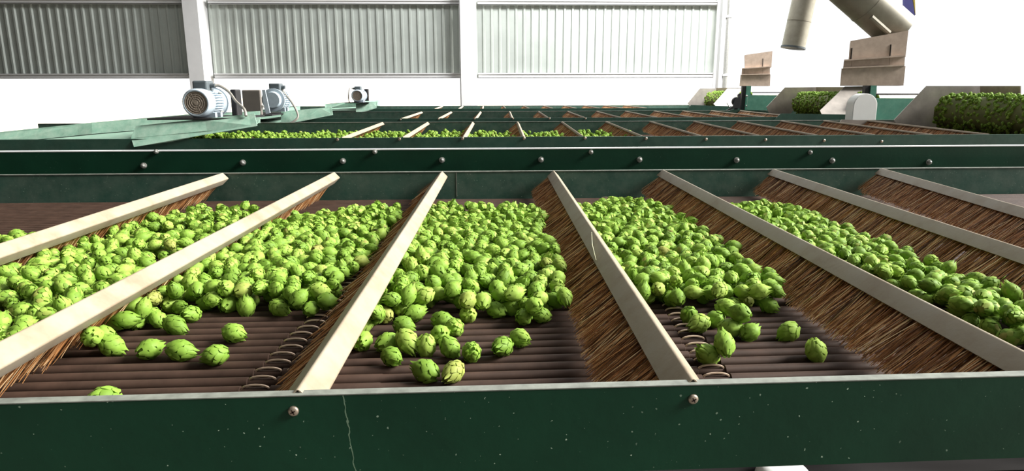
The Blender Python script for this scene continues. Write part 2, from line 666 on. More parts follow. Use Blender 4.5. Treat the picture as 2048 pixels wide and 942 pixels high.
def channel(L, WB=WB, WS=WS):
    th = 0.0016
    rf = 0.004
    A = SDIR * WS
    B = BD * WB
    outer = [A]
    for a in np.linspace(0, 1, 5):     # rounded ridge
        c_ = (SDIR + BD) * rf
        outer.append(c_ - BD * rf * math.cos(a * math.pi / 2) - SDIR * rf * math.sin(a * math.pi / 2))
    for a in np.linspace(0, 1, 5):
        c_ = BD * (WB - rf) + SDIR * rf
        outer.append(c_ - SDIR * rf * math.cos(a * math.pi / 2) + BD * rf * math.sin(a * math.pi / 2))
    outer.append(B + SDIR * WS)
    inner = [B + SDIR * WS - BD * th, B - BD * th + SDIR * th, (BD + SDIR) * th, A + BD * th]
    m = MB()
    # quads between outer and inner would need equal counts: build as prism of the closed outline
    poly = [Vector(p) for p in outer] + [Vector(p) for p in inner]
    n = len(poly)
    vs = [p for p in poly] + [p + Vector((0, L, 0)) for p in poly]
    fs = [(i, (i + 1) % n, (i + 1) % n + n, i + n) for i in range(n)]
    m.add(vs, fs, True)
    # end faces, as strips
    no = len(outer)
    for off, flip in ((0, False), (n, True)):
        ia, ib = [no + 3, no + 2, no + 1, no], None
        strips = [(0, 1, no + 2, no + 3), tuple(range(1, 6)) + (no + 2,), (5, 6, no + 1, no + 2), tuple(range(6, 11)) + (no + 1,), (10, 11, no, no + 1)]
        for s in strips:
            s = tuple(i + off for i in s)
            m.add(vs, [s if flip else s[::-1]])
    return m


def bristles(L, pitch, per, w, seed, seg=2):
    rg = random.Random(seed)
    m = MB()
    s = 0.012
    perp = BD
    V, Fc = m.v, m.f
    while s < L - 0.012:
        for row in (0.28, 0.62):
            ty = rg.gauss(0, 0.012)
            tx = rg.gauss(0, 0.025)
            lt = BL * rg.uniform(0.93, 1.0)
            for i in range(per):
                b = perp * (WB * row + rg.gauss(0, 0.0022)) + SDIR * 0.006 + Vector((0, s + rg.gauss(0, 0.0022), 0))
                d = SDIR + Vector((0, ty + rg.gauss(0, 0.04), 0)) + perp * (tx + rg.gauss(0, 0.05))
                ln = lt * rg.uniform(0.86, 1.02) - 0.006
                bend = Vector((0, rg.gauss(0, 0.004), 0)) + perp * rg.gauss(0.001, 0.003)
                ww = w * rg.uniform(0.7, 1.3)
                n0 = len(V)
                for k in range(seg + 1):
                    q = k / seg
                    c_ = b + d * ln * q + bend * q * q
                    r_ = ww * (1 - 0.45 * q)
                    for a in (0.3, 2.4, 4.5):
                        o_ = perp * math.cos(a) * r_ + Vector((0, math.sin(a) * r_, 0))
                        V.append(tuple(c_ + o_))
                for k in range(seg):
                    for a in range(3):
                        Fc.append((n0 + k * 3 + a, n0 + k * 3 + (a + 1) % 3, n0 + k * 3 + 3 + (a + 1) % 3, n0 + k * 3 + 3 + a))
                        m.sm.append(False)
        s += pitch * rg.uniform(0.85, 1.15)
    return m


def plug():
    m = MB()
    c_ = (BD * WB * 0.5) + SDIR * 0.016
    m.lathe(c_ + Vector((0, 0.001, 0)), (0, 1, 0), [(0, 0.008), (0.0015, 0.0095), (0.03, 0.0095)], 16)
    return m


LREF = 2.03
ME_rail = channel(LREF).mesh('brush_back', M_rail)
ME_rail.set_sharp_from_angle(angle=math.radians(40))
ME_rail_far = channel(LREF, 0.032, 0.022).mesh('brush_back', M_rail_far)
ME_brs = [bristles(LREF, 0.0165, 19, 0.00095, 3 + i).mesh('bristles', M_bristle) for i in range(3)]
ME_plug = plug().mesh('end_plug', M_edge)
ME_far = bristles(LREF, 0.022, 9, 0.0016, 11, 1).mesh('bristles', M_bristle)


def brush(front, rear, label, group, k=0, far=False):
    """front, rear: the two ends of the ridge"""
    d = Vector(rear) - Vector(front)
    o = bpy.data.objects.new('bed_brush', None)
    C.objects.link(o)
    o.empty_display_size = 0.05
    yaw = math.atan2(-d.x, d.y)
    tilt = math.atan2(d.z, math.hypot(d.x, d.y))
    o.location = front
    o.rotation_euler = (tilt, 0, yaw)
    o.scale = (1, d.length / LREF, 1)
    tag(o, label, 'brush', group)
    for nm, me in (('brush_back', ME_rail_far if far else ME_rail), ('bristles', ME_far if far else ME_brs[k % 3]), ('end_plug', ME_plug)):
        if far and nm == 'end_plug':
            continue
        c_ = bpy.data.objects.new(nm, me)
        C.objects.link(c_)
        c_.parent = o
    return o


YR1 = 2.722
ZRID = ZR + 0.006
rears = [(445, 347), (668, 343), (884, 341), (1107, 339.5), (1326, 341), (1547, 343), (1762, 346)]
onl = [(184, 428), (184, 588), (592, 781), (1388, 757.5), (1865, 608), (1865, 438), (1865, 364)]
labs = ['leftmost brush of the nearest bed, its tan back cut off by the left edge',
        'second brush from the left in the nearest bed, cream back with a grey side edge',
        'brush with a glaring white back, running down to the left screw of the front plate',
        'tan-backed brush with a wide fan of bristles, ending above the right screw',
        'fifth brush from the left in the nearest bed, long tan back and open brown tufts',
        'sixth brush from the left in the nearest bed, behind the right hop strip',
        'rightmost brush of the nearest bed, short end showing at the rear plate']
BR = []
for k in range(7):
    a = at(rears[k][0], rears[k][1], YR1)
    if k in (2, 3):
        b = atz(onl[k][0], onl[k][1], ZRID)
    else:
        # intersection of the picture line with the height of the rails, carried on to the front plate
        q = atz(onl[k][0], onl[k][1], ZRID)
        s = (q - a) / (q.y - a.y)
        yy = 0.715
        b = a + s * (yy - a.y)
    a.z = ZRID + 0.002
    b.z = ZRID
    b = a + (b - a) * ((a.y - (yfront(b.x) + 0.006)) / (a.y - b.y))
    BR.append((Vector(b), Vector(a)))
    brush(b, a, labs[k], 'brushes of the nearest bed', k)

# ------------------------------------------------------------------ hop cones
def cone_mesh(seed, rings=6, nb_=5, fine=True):
    """a hop cone: overlapping pointed bracts round an egg-shaped core; unit size, axis z"""
    rg = random.Random(seed)
    m = MB()
    prof = lambda t_: 0.5 * math.sin(math.pi * (0.10 + 0.84 * t_)) ** 0.75
    zz = lambda t_: 0.56 - 1.12 * t_
    n = 8
    co = [(zz(t_) * 0.92, prof(t_) * 0.78) for t_ in np.linspace(0.02, 0.98, 6)]
    m.lathe((0, 0, 0), (0, 0, 1), [(a, b) for a, b in co[::-1]], n)
    for i in range(rings):
        t0 = -0.02 + 0.80 * i / (rings - 1)
        for k in range(nb_):
            a = 2 * math.pi * (k + 0.5 * (i % 2)) / nb_ + rg.uniform(-0.12, 0.12)
            wd = 2 * math.pi / nb_ * 0.62
            ln = 0.34 * rg.uniform(0.9, 1.15)
            lift = rg.uniform(-0.01, 0.035)

            def P(da, tt, out):
                tq = min(max(tt, 0.0), 1.0)
                r_ = prof(tq) * 0.9 + out
                return (math.cos(a + da) * r_, math.sin(a + da) * r_, zz(tt))
            if fine:
                vs = [P(-wd * .5, t0, -.02), P(0, t0, .03), P(wd * .5, t0, -.02),
                      P(-wd * .62, t0 + ln * .5, .0), P(0, t0 + ln * .5, .07), P(wd * .62, t0 + ln * .5, .0),
                      P(-wd * .3, t0 + ln * .82, .03 + lift * .5), P(wd * .3, t0 + ln * .82, .03 + lift * .5), P(0, t0 + ln, .03 + lift)]
                fs = [(0, 3, 4, 1), (1, 4, 5, 2), (3, 6, 4), (4, 7, 5), (4, 6, 8, 7)]
            else:
                vs = [P(-wd * .55, t0, -.02), P(wd * .55, t0, -.02), P(-wd * .6, t0 + ln * .55, .03), P(wd * .6, t0 + ln * .55, .03), P(0, t0 + ln, .04 + lift)]
                fs = [(0, 2, 3, 1), (2, 4, 3)]
            m.add(vs, fs, fine)
    return m


CONES = [cone_mesh(20 + i) for i in range(4)]
CONES_LO = [cone_mesh(40 + i, 4, 5, False) for i in range(3)]
ME_cone = [c_.mesh('hop_cone', M_hop) for c_ in CONES]


def inside(px, py, poly):
    c_ = False
    n = len(poly)
    for i in range(n):
        x1, y1 = poly[i]
        x2, y2 = poly[(i + 1) % n]
        if (y1 > py) != (y2 > py) and px < (x2 - x1) * (py - y1) / (y2 - y1) + x1:
            c_ = not c_
    return c_


D = 0.0325
hops = []        # x, y, z, size, bay, stray


def brush_clear(x, y, z, r):
    for f_, r_ in BR:
        s = (y - f_.y) / (r_.y - f_.y)
        xr = f_.x + (r_.x - f_.x) * s
        h = ZRID - z
        # the bristle sheet runs down-left from the ridge
        xs_ = xr + (SDIR.x / SDIR.z) * (-h) + 0.012
        if abs(x - xs_) < r * 1.15 + 0.012:
            return False
    return True


grid = {}


def settle(x, y):
    z = ZBAR + D * 0.40
    gx, gy = int(math.floor(x / D)), int(math.floor(y / D))
    for i in range(gx - 1, gx + 2):
        for j in range(gy - 1, gy + 2):
            for (a, b, c_) in grid.get((i, j), ()):
                q = D * D - (a - x) ** 2 - (b - y) ** 2
                if q > 0:
                    z = max(z, c_ + math.sqrt(q))
    return z


def put(x, y, z, bay, stray, size=None):
    grid.setdefault((int(math.floor(x / D)), int(math.floor(y / D))), []).append((x, y, z))
    hops.append((x, y, z, size or random.uniform(0.0295, 0.0355), bay, stray))


strays = {2: [(350, 650), (382, 627), (468, 665), (300, 697), (362, 700), (430, 709), (205, 671), (224, 690), (188, 694), (272, 640), (303, 629), (205, 798), (559, 615), (458, 607), (492, 611), (415, 604), (344, 607)],
          3: [(725, 681), (783, 712), (851, 741), (906, 743), (943, 703), (1040, 675), (1005, 692), (852, 692), (900, 694), (808, 650), (885, 640), (770, 628), (880, 668), (908, 655), (815, 690), (776, 684), (722, 650), (936, 628), (830, 625), (746, 640)],
          4: [(1345, 596), (1415, 708), (1447, 711), (1577, 663), (1632, 701), (1378, 630), (1398, 646), (1430, 638), (1460, 656), (1500, 663), (1452, 634), (1478, 655)]}
zs = ZBAR + 0.014
for bay, lst in strays.items():
    for u, v in lst:
        p = atz(u, v, zs)
        z = settle(p.x, p.y)
        if z > zs + 0.03:
            continue
        put(p.x, p.y, z, bay, (u, v), random.uniform(0.034, 0.038))

areas = {1: [(-60, 640), (-60, 480), (184, 455), (300, 420), (390, 408), (470, 402), (520, 402), (530, 425), (480, 470), (184, 640)],
         2: [(600, 425), (690, 415), (800, 402), (822, 412), (790, 470), (700, 575), (645, 618), (520, 605), (420, 612), (330, 605), (250, 645), (180, 660), (-60, 760), (-60, 690), (184, 620)],
         3: [(872, 408), (900, 402), (940, 410), (1000, 405), (1060, 412), (1085, 420), (1135, 560), (1140, 625), (1060, 628), (1000, 615), (930, 610), (870, 610), (800, 625), (735, 640), (735, 560), (865, 430)],
         4: [(1160, 405), (1240, 396), (1300, 400), (1420, 480), (1530, 560), (1575, 605), (1480, 612), (1400, 600), (1330, 580), (1260, 575), (1180, 450)],
         5: [(1470, 408), (1520, 400), (1560, 405), (1660, 460), (1865, 535), (2060, 600), (2060, 680), (1865, 580), (1800, 560), (1650, 500), (1480, 430)]}
cnt = {1: 360, 2: 640, 3: 720, 4: 600, 5: 420}
zh = ZBAR + 0.03
for bay, poly in areas.items():
    pts = [atz(u, v + (14 if v < 432 else -20 if v > 590 else 0), zh) for u, v in poly]
    wp = [(p.x, p.y) for p in pts]
    x0, x1 = min(p[0] for p in wp), max(p[0] for p in wp)
    y0, y1 = min(p[1] for p in wp), max(p[1] for p in wp)
    got = 0
    for tries in range(9000):
        if got >= cnt[bay]:
            break
        x, y = random.uniform(x0, x1), random.uniform(y0, y1)
        if y > YRI - 0.05 or not inside(x, y, wp):
            continue
        # roll to the lowest neighbouring spot
        best = (settle(x, y), x, y)
        for _ in range(5):
            xx, yy = best[1] + random.gauss(0, 0.012), best[2] + random.gauss(0, 0.012)
            zz_ = settle(xx, yy)
            if zz_ < best[0]:
                best = (zz_, xx, yy)
        z, x, y = best
        if z > ZBAR + D * 1.45 or not brush_clear(x, y, z, 0.017):
            continue
        put(x, y, z, bay, None)
        got += 1

# which cones show: a small depth buffer of discs, behind the brush sheets
W4, H4 = 512, 236
zbuf = np.full((H4, W4), 1e9)
ibuf = np.full((H4, W4), -1)
pr = []
for i, h in enumerate(hops):
    u, v, d = project(h[:3])
    pr.append((u, v, d))
for i in sorted(range(len(hops)), key=lambda i: -pr[i][2]):
    u, v, d = pr[i]
    r_ = hops[i][3] * 0.5 * F / d / 4
    a0, a1 = int(u / 4 - r_), int(u / 4 + r_) + 1
    b0, b1 = int(v / 4 - r_), int(v / 4 + r_) + 1
    for b in range(max(b0, 0), min(b1, H4)):
        for a in range(max(a0, 0), min(a1, W4)):
            if (a + .5 - u / 4) ** 2 + (b + .5 - v / 4) ** 2 <= r_ * r_:
                ibuf[b, a] = i


def hidden_by_brush(p):
    p = Vector(p)
    for f_, r_ in BR:
        ax = r_ - f_
        nrm = ax.cross(SDIR)
        dd = (p - EYE).dot(nrm)
        if abs(dd) < 1e-9:
            continue
        tt = (f_ - EYE).dot(nrm) / dd
        if 0 < tt < 1:
            q = EYE + (p - EYE) * tt - f_
            s = q.y / ax.y
            h = (q - ax * s).dot(SDIR)
            if 0 <= s <= 1 and -0.003 < h < BL:
                return True
    return False


score = []
for i in range(len(hops)):
    c_ = int((ibuf[:, 46:467] == i).sum())
    if c_ and not hidden_by_brush(hops[i][:3]) and pr[i][1] < 795:
        score.append((c_, i))
score.sort(reverse=True)
pick = [i for c_, i in score[:300]]
for i in range(len(hops)):
    if hops[i][5] and i not in pick and pr[i][0] > 184 and not hidden_by_brush(hops[i][:3]):
        pick[-1] = i
pick = set(pick)
BAYN = {1: 'between the first two brushes from the left', 2: 'between the second brush and the white-backed brush',
        3: 'between the white-backed brush and the fourth brush', 4: 'between the fourth and fifth brushes', 5: 'between the fifth and sixth brushes'}
SPEC = {(205, 798): 'hop cone lying alone right behind the front plate at its left end',
        (851, 741): 'left one of the hop cone pair nearest the front plate, middle bay',
        (906, 743): 'right one of the hop cone pair nearest the front plate, middle bay',
        (468, 665): 'hop cone alone on bare bars, right of the other strays, left bay',
        (300, 697): 'left one of two big hop cones in front of the stray row, left bay',
        (362, 700): 'right one of two big hop cones in front of the stray row, left bay',
        (430, 709): 'small dark hop cone right of the two big ones on the left bay bars',
        (350, 650): 'hop cone alone on the bars above the pair of big ones, left bay',
        (559, 615): 'hop cone at the heap tip beside the bristles of the white brush',
        (783, 712): 'hop cone standing alone below the white brush side of the middle strays',
        (943, 703): 'hop cone up and right of the front pair on the middle bay bars',
        (1040, 675): 'rightmost stray hop cone on the middle bay bars',
        (1005, 692): 'hop cone just left below the rightmost stray of the middle bay',
        (725, 681): 'hop cone against the right edge of the glaring white brush back',
        (1415, 708): 'left one of the touching pair of hop cones beside the arched links, right bay',
        (1447, 711): 'right one of the touching pair of hop cones beside the arched links, right bay',
        (1577, 663): 'hop cone alone on bare bars, left behind the dark leafy one',
        (1632, 701): 'dark leafy hop cone alone close to the fifth brush bristles',
        (1500, 663): 'rightmost hop cone of the clump in front of the right bay heap',
        (1345, 596): 'bright hop cone at the left front corner of the right bay heap'}
stuff = {}
for i, (x, y, z, s, bay, st) in enumerate(hops):
    axis = Vector((random.gauss(0, 1), random.gauss(0, 1), random.gauss(0, 0.45))).normalized()
    q = Vector((0, 0, 1)).rotation_difference(axis) @ Quaternion((0, 0, 1), random.uniform(0, 6.28))
    sc = (s * random.uniform(0.92, 1.05), s * random.uniform(0.92, 1.05), s * random.uniform(0.95, 1.12))
    if i in pick:
        o = bpy.data.objects.new('hop_cone', ME_cone[i % 4])
        C.objects.link(o)
        o.location = (x, y, z)
        o.rotation_euler = q.to_euler()
        o.scale = sc
        if st in SPEC:
            tag(o, 'green ' + SPEC[st], 'hop cone', 'stray hop cones on the bare bars')
        elif st:
            tag(o, 'green hop cone loose on the bars, ' + BAYN[bay], 'hop cone', 'loose hop cones ' + BAYN[bay])
        else:
            tag(o, 'green hop cone in the heap ' + BAYN[bay], 'hop cone', 'hop cones heaped ' + BAYN[bay])
    else:
        m = stuff.setdefault('hops', MB())
        src = CONES_LO[i % 3] if pr[i][2] > 1.9 else CONES[i % 4]
        R = q.to_matrix()
        m.add([R @ Vector((a * sc[0], b * sc[1], c_ * sc[2])) + Vector((x, y, z)) for a, b, c_ in src.v], src.f, True)
if 'hops' in stuff:
    o = stuff['hops'].build('hop_cones', M_hops, sharp=False)
    tag(o, 'remaining green hop cones massed farther back and underneath in the nearest bed', 'hop cones', kind='stuff')


# a straw caught on the fourth brush and a pale leaf scrap by the white one
f_, r_ = BR[3]
q0 = f_ + (r_ - f_) * 0.30 + SDIR * 0.030 + Vector((-0.003, 0, 0.003))
q1 = f_ + (r_ - f_) * 0.395 + SDIR * 0.006 + Vector((-0.004, 0, 0.004))
m = MB().tube([q0, 0.5 * (q0 + q1) + Vector((-0.003, 0, 0.001)), q1], [0.0007, 0.0008, 0.0005], 6)
tag(m.build('straw', M_strawm), 'thin pale straw lying on the back of the fourth brush', 'straw')
p = atz(786, 601, ZBAR + 0.022)
m = MB()
lp = []
for i, (a, b) in enumerate(((-0.030, 0.0), (-0.016, 0.008), (0.006, 0.009), (0.030, 0.001), (0.006, -0.008), (-0.016, -0.007))):
    lp.append(p + Vector((a, b, 0.004 * math.cos(i * 1.3))))
m.prism(lp, (0.001, 0, 0.0012))
tag(m.build('leaf_scrap', M_strawm), 'pale leaf scrap on the hops beside the glaring white brush back', 'leaf')

# ------------------------------------------------------------------ beds farther back
def far_cones(name, label, spots, size):
    m = MB()
    for (x, y, z) in spots:
        src = random.choice(CONES_LO)
        q = Quaternion(Vector((random.gauss(0, 1), random.gauss(0, 1), random.gauss(0, 1))).normalized(), random.uniform(0, 6.28))
        R = q.to_matrix()
        s = size * random.uniform(0.85, 1.15)
        m.add([R @ (Vector(p) * s) + Vector((x, y, z)) for p in src.v], src.f, True)
    o = m.build(name, M_hops, sharp=False)
    return tag(o, label, 'hop cones', kind='stuff')


def far_bed(idx, yf, yr, v_top, v_bot, v_rear, fronts, rears_, total, label, glab, ulo, uhi, screws):
    zt_ = at(1024, v_top, yf).z
    zb_ = at(1024, v_bot + 22, yf).z
    zr_ = at(1024, v_rear, yr).z
    xlo, xhi = at(ulo, 230, yf).x, at(uhi, 230, yf).x
    xhr = at(uhi, 230, yr).x
    b = thing('sorting_bed', label, 'machine frame', (0.5 * (xlo + xhi), 0.5 * (yf + yr), 0))
    m = MB()
    m.box((xlo, yf, zb_), (xhi, yf + 0.005, zt_))
    m.box((xlo, yf + 0.005, zt_ - 0.004), (xhi, yf + 0.02, zt_))
    fp_ = m.build('front_plate', M_bed, b)
    MB().box((xlo, yr, zr_ - 0.17), (xhr, yr + 0.005, zr_)).build('rear_plate', M_rear, b)
    MB().box((xlo, yr - 0.002, zr_), (xhr, yr + 0.022, zr_ + 0.004)).build('rear_plate_lip', M_edge, b)
    MB().box((xlo, yf + 0.01, zt_ - 0.2), (xhi, yr - 0.01, zt_ - 0.19)).build('gap_shade_pan', M_pan, b)  # near-black sheet added as painted shade below the bars
    for x in (xlo + 0.3, 0.5 * (xlo + xhi), xhi - 0.4):
        MB().box((x, yf + 0.03, 0), (x + 0.1, yf + 0.13, zt_ - 0.195)).build('leg', M_bed, b)
        MB().box((x, yr - 0.13, 0), (x + 0.1, yr - 0.03, zt_ - 0.195)).build('leg', M_bed, b)
    for u, v in screws:
        p = at(u, v, yf)
        MB().lathe(p, (0, -1, 0), [(0, 0.011), (0.004, 0.011), (0.008, 0.006)], 12).build('screw', M_screw, fp_)
    # bars
    cv = thing('bar_conveyor', 'brown bar conveyor running inside ' + glab, 'conveyor', (0, 0.5 * (yf + yr), zt_ - 0.12))
    y = yf + 0.06
    step = max(0.05, (yr - yf) / 60)
    while y < yr - 0.04:
        MB().tube([(xlo + 0.05, y, zt_ - 0.12), (xhi - 0.05, y, zt_ - 0.12)], 0.018, 8).build('conveyor_bar', M_bar, cv)
        y += step
    # brushes
    fx = [at(u, v, yf) for u, v in fronts]
    rx = [at(u, v, yr) for u, v in rears_]
    fa = sum(p.x - 0.45 * k for k, p in enumerate(fx)) / len(fx)
    ra = sum(p.x - 0.45 * k for k, p in enumerate(rx)) / len(rx)
    words = ['first', 'second', 'third', 'fourth', 'fifth', 'sixth', 'seventh', 'eighth', 'ninth', 'tenth', 'eleventh', 'twelfth']
    for k in range(total):
        f_ = Vector((fa + 0.45 * k, yf + 0.02, zt_ + 0.006))
        r_ = Vector((ra + 0.45 * k, yr - 0.02, zr_ + 0.008))
        brush(f_, r_, '%s brush from the left in %s' % (words[k], glab), 'brushes of ' + glab, k, True)
    return zt_, zr_


fr2 = [(683, 277), (808, 275), (927, 273), (1047, 272), (1165, 272), (1283, 272), (1405, 272)]
re2 = [(770, 247), (858, 247), (945, 246), (1033, 246), (1120, 246), (1208, 246), (1295, 247), (1385, 248), (1472, 249), (1560, 250), (1650, 252), (1735, 255)]
sc2 = [(675, 279), (799, 278), (925, 277), (1048, 276.5), (1170, 276), (1292, 277), (1412, 278.5), (1531, 279.5), (1648, 281), (1763, 283)]
Y2F, Y2R, Y3F, Y3R, Y4F, Y4R = 5.02, 6.82, 8.28, 10.47, 12.85, 15.1
z2 = far_bed(2, Y2F, Y2R, 274, 296, 244, fr2, re2, 12, 'dark green frame of the second bed, behind the bolted beam', 'the second bed', -260, 2400, sc2)
z3 = far_bed(3, Y3F, Y3R, 236, 243, 223, [(801, 237), (877, 236), (949, 235.5), (1026, 235), (1099, 234), (1171, 234), (1243, 234)],
             [(843, 225), (903, 224), (960, 224), (1018, 223.5), (1077, 223.5), (1137, 224)], 12, 'green frame of the third bed from the front', 'the third bed', 300, 2000,
             [(801, 239), (877, 238), (949, 237.5), (1026, 237), (1099, 237), (1171, 237)])
z4 = far_bed(4, Y4F, Y4R, 217, 222, 211.5, [(867, 217), (917, 216.5), (966, 216), (1012, 216)], [(882, 212), (925, 212), (967, 212), (1009, 212)], 10,
             'green frame of the farthest bed, a thin band below the white daylight', 'the farthest bed', 500, 1750, [])
# hops in the second and third beds
sp = []
for _ in range(1500):
    u = random.uniform(330, 1260)
    y = random.uniform(Y2F + 0.1, Y2R - 0.25)
    x = at(u, 250, y).x
    if u > 1000 and random.random() < 0.45:
        continue
    sp.append((x, y, z2[0] - 0.075 + random.uniform(0, 0.035)))
far_cones('hop_cones', 'yellow green hop cones spread thinly over the second bed', sp, 0.04)


# ------------------------------------------------------------------ motors and their trays
def motor(fan_px, Yfan, R, L, label, cable_px, flip=False, gear=None, box_left=False):
    """axis along the hall; the fan cover faces the viewer unless flip"""
    c_ = at(fan_px[0], fan_px[1], Yfan)
    s = 1
    th = thing('electric_motor', label, 'motor', (c_.x, c_.y + L / 2, c_.z - R))
    ax = Vector((0, 1, 0))
    if not flip:
        y0 = c_.y
    else:
        y0 = c_.y + L
        ax = Vector((0, -1, 0))
    o = Vector((c_.x, y0, c_.z))
    A = lambda d: o + ax * d
    # fan cover: a cup with an open grille at its end
    MB().lathe(o, ax, [(0.012, R * 0.80), (0.0, R * 0.82), (0.0, R * 0.90), (0.02, R), (0.27 * L, R), (0.28 * L, R * 0.96)], 36).build('fan_cover', M_motor, th)
    m = MB()
    for k in range(5):
        rr = R * (0.14 + 0.15 * k)
        pts = [A(0.006) + Vector((math.cos(g) * rr, 0, math.sin(g) * rr)) for g in np.linspace(0, 2 * math.pi, 29)]
        m.tube(pts, R * 0.028, 6, cap=False)
    for k in range(16):
        g = 2 * math.pi * k / 16
        m.tube([A(0.007) + Vector((math.cos(g) * R * 0.1, 0, math.sin(g) * R * 0.1)), A(0.007) + Vector((math.cos(g) * R * 0.82, 0, math.sin(g) * R * 0.82))], R * 0.022, 5)
    m.lathe(A(0.002), ax, [(0, R * 0.10), (0.014, R * 0.10)], 12)
    m.lathe(A(0.0095), ax, [(0, R * 0.81), (0.003, R * 0.81)], 32)
    m.build('fan_grille', M_grille, th)
    # finned body
    m = MB()
    m.lathe(A(0.27 * L), ax, [(0, R * 0.82), (0.47 * L, R * 0.82)], 32)
    for k in range(30):
        g = 2 * math.pi * k / 30
        d = Vector((math.cos(g), 0, math.sin(g)))
        e = Vector((-math.sin(g), 0, math.cos(g))) * R * 0.028
        b0 = A(0.29 * L) + d * R * 0.8
        m.prism([b0 + e, b0 - e, b0 - e + d * R * 0.16, b0 + e + d * R * 0.16], ax * 0.43 * L)
    m.build('finned_body', M_motor, th)
    m = MB()
    m.lathe(A(0.74 * L), ax, [(0, R * 0.86), (0.02, R * 1.0), (0.05 * L, R * 1.03), (0.052 * L, R * 0.9), (0.075 * L, R * 0.9), (0.077 * L, R * 1.08), (0.13 * L, R * 1.08), (0.135 * L, R * 0.8), (0.25 * L, R * 0.72)], 36)
    m.build('end_flange', M_motor, th)
    for k in range(4):
        g = math.pi / 4 + k * math.pi / 2
        p = A(0.72 * L) + Vector((math.cos(g), 0, math.sin(g))) * R * 0.97
        MB().lathe(p, -ax, [(-0.02, R * 0.08), (0.02, R * 0.08), (0.03, R * 0.05)], 10).build('flange_bolt', M_steel, th)
    # terminal box on top
    bx0, bx1 = (c_.x - R * 0.62, c_.x + R * 0.42)
    ya, yb = sorted((A(0.30 * L).y, A(0.62 * L).y))
    MB().box((bx0, ya, c_.z + R * 0.75), (bx1, yb, c_.z + R * 1.55)).build('terminal_box', M_box, th, 0.012)
    g_ = A(0.46 * L)
    sx = -1 if box_left else 1
    gx = bx1 if sx > 0 else bx0
    MB().tube([(gx, g_.y, c_.z + R * 1.2), (gx + sx * R * 0.35, g_.y, c_.z + R * 1.2)], R * 0.16, 12).build('cable_gland', M_box, th)
    pts = [Vector((gx + sx * R * 0.3, g_.y, c_.z + R * 1.2))] + [at(u, v, yy) for u, v, yy in cable_px]
    # smooth the cable
    sm = []
    for i in range(len(pts) - 1):
        p0, p1, p2, p3 = pts[max(i - 1, 0)], pts[i], pts[i + 1], pts[min(i + 2, len(pts) - 1)]
        for q in np.linspace(0, 1, 7)[:-1]:
            q = float(q)
            sm.append(0.5 * ((2 * p1) + (p2 - p0) * q + (2 * p0 - 5 * p1 + 4 * p2 - p3) * q * q + (3 * p1 - p0 - 3 * p2 + p3) * q ** 3))
    sm.append(pts[-1])
    MB().tube(sm, R * 0.1, 8).build('cable', M_cable, th)
    # feet
    for d in (0.36, 0.62):
        y_ = A(d * L).y
        MB().box((c_.x - R * 0.8, y_ - 0.02, c_.z - R * 1.12), (c_.x + R * 0.8, y_ + 0.02, c_.z - R * 0.72)).build('mounting_foot', M_motor, th)
    if gear:
        (ua, va, ub, vb), yg, dep, mat = gear
        a, b = at(ua, va, yg), at(ub, vb, yg)
        MB().box((a.x, yg, b.z), (b.x, yg + dep, a.z)).build('gearbox_plate', mat, th, 0.01)
    return th


def tray(near, far, floor_, yn, yf_, label, base_z):
    """open sheet metal trough: near and far side panels, sloping floor, two feet"""
    # the sides lean back from their lower edge
    def lean(poly, y):
        us = [p[0] for p in poly]
        out = []
        for u, v in poly:
            low = [b for a, b in poly if abs(a - u) < 0.35 * (max(us) - min(us))]
            out.append(at(u, v, y + 0.11 * (max(low) - v) / (max(low) - min(low) + 1e-6)))
        return out
    pn = lean(near, yn)
    pf = lean(far, yf_)
    cx = sum(p.x for p in pn) / len(pn)
    th = thing('motor_tray', label, 'tray', (cx, 0.5 * (yn + yf_), base_z))
    MB().prism(pn, (0, 0.006, 0)).build('near_side', M_tray, th)
    MB().prism(pf, (0, 0.006, 0)).build('far_side', M_tray, th)
    q = [at(*p) for p in floor_]
    MB().prism(q, (0, 0, -0.006)).build('tray_floor', M_tray, th)
    return th, pn, pf


t1, pn, pf = tray([(271, 252), (395, 239), (509, 227), (514, 252), (400, 271), (345, 283), (268, 294), (262, 276)],
                  [(-40, 268), (184, 245), (372, 229), (520, 222), (520, 246), (184, 271), (-40, 292)],
                  [(-40, 305, 5.03), (265, 279, 5.03), (512, 250, 5.03), (520, 240, 5.9), (184, 268, 5.9), (-40, 290, 5.9)], 4.985, 5.93,
                  'long pale green sloping tray under the motor with the big fan grille', z2[0] - 0.1)
m = MB()
a = at(268, 293, 4.98)
m.box((at(280, 293, 4.98).x, 4.975, a.z), (at(700, 293, 4.98).x, 4.99, a.z + 0.006))
# mounting plate for the motor
mz = at(400, 233, 5.45).z
MB().box((at(340, 233, 5.45).x, 5.08, mz - 0.012), (at(505, 233, 5.45).x, 5.75, mz)).build('mounting_plate', M_black, t1)
motor((391, 206), 5.12, 0.105, 0.42, 'grey electric motor on the nearest tray, its round fan grille facing the front', [(440, 172, 5.32), (458, 184, 5.3), (472, 203, 5.2), (488, 218, 5.1), (492, 232, 5.06)],
      gear=((459, 179, 476, 234), 5.56, 0.12, M_black))

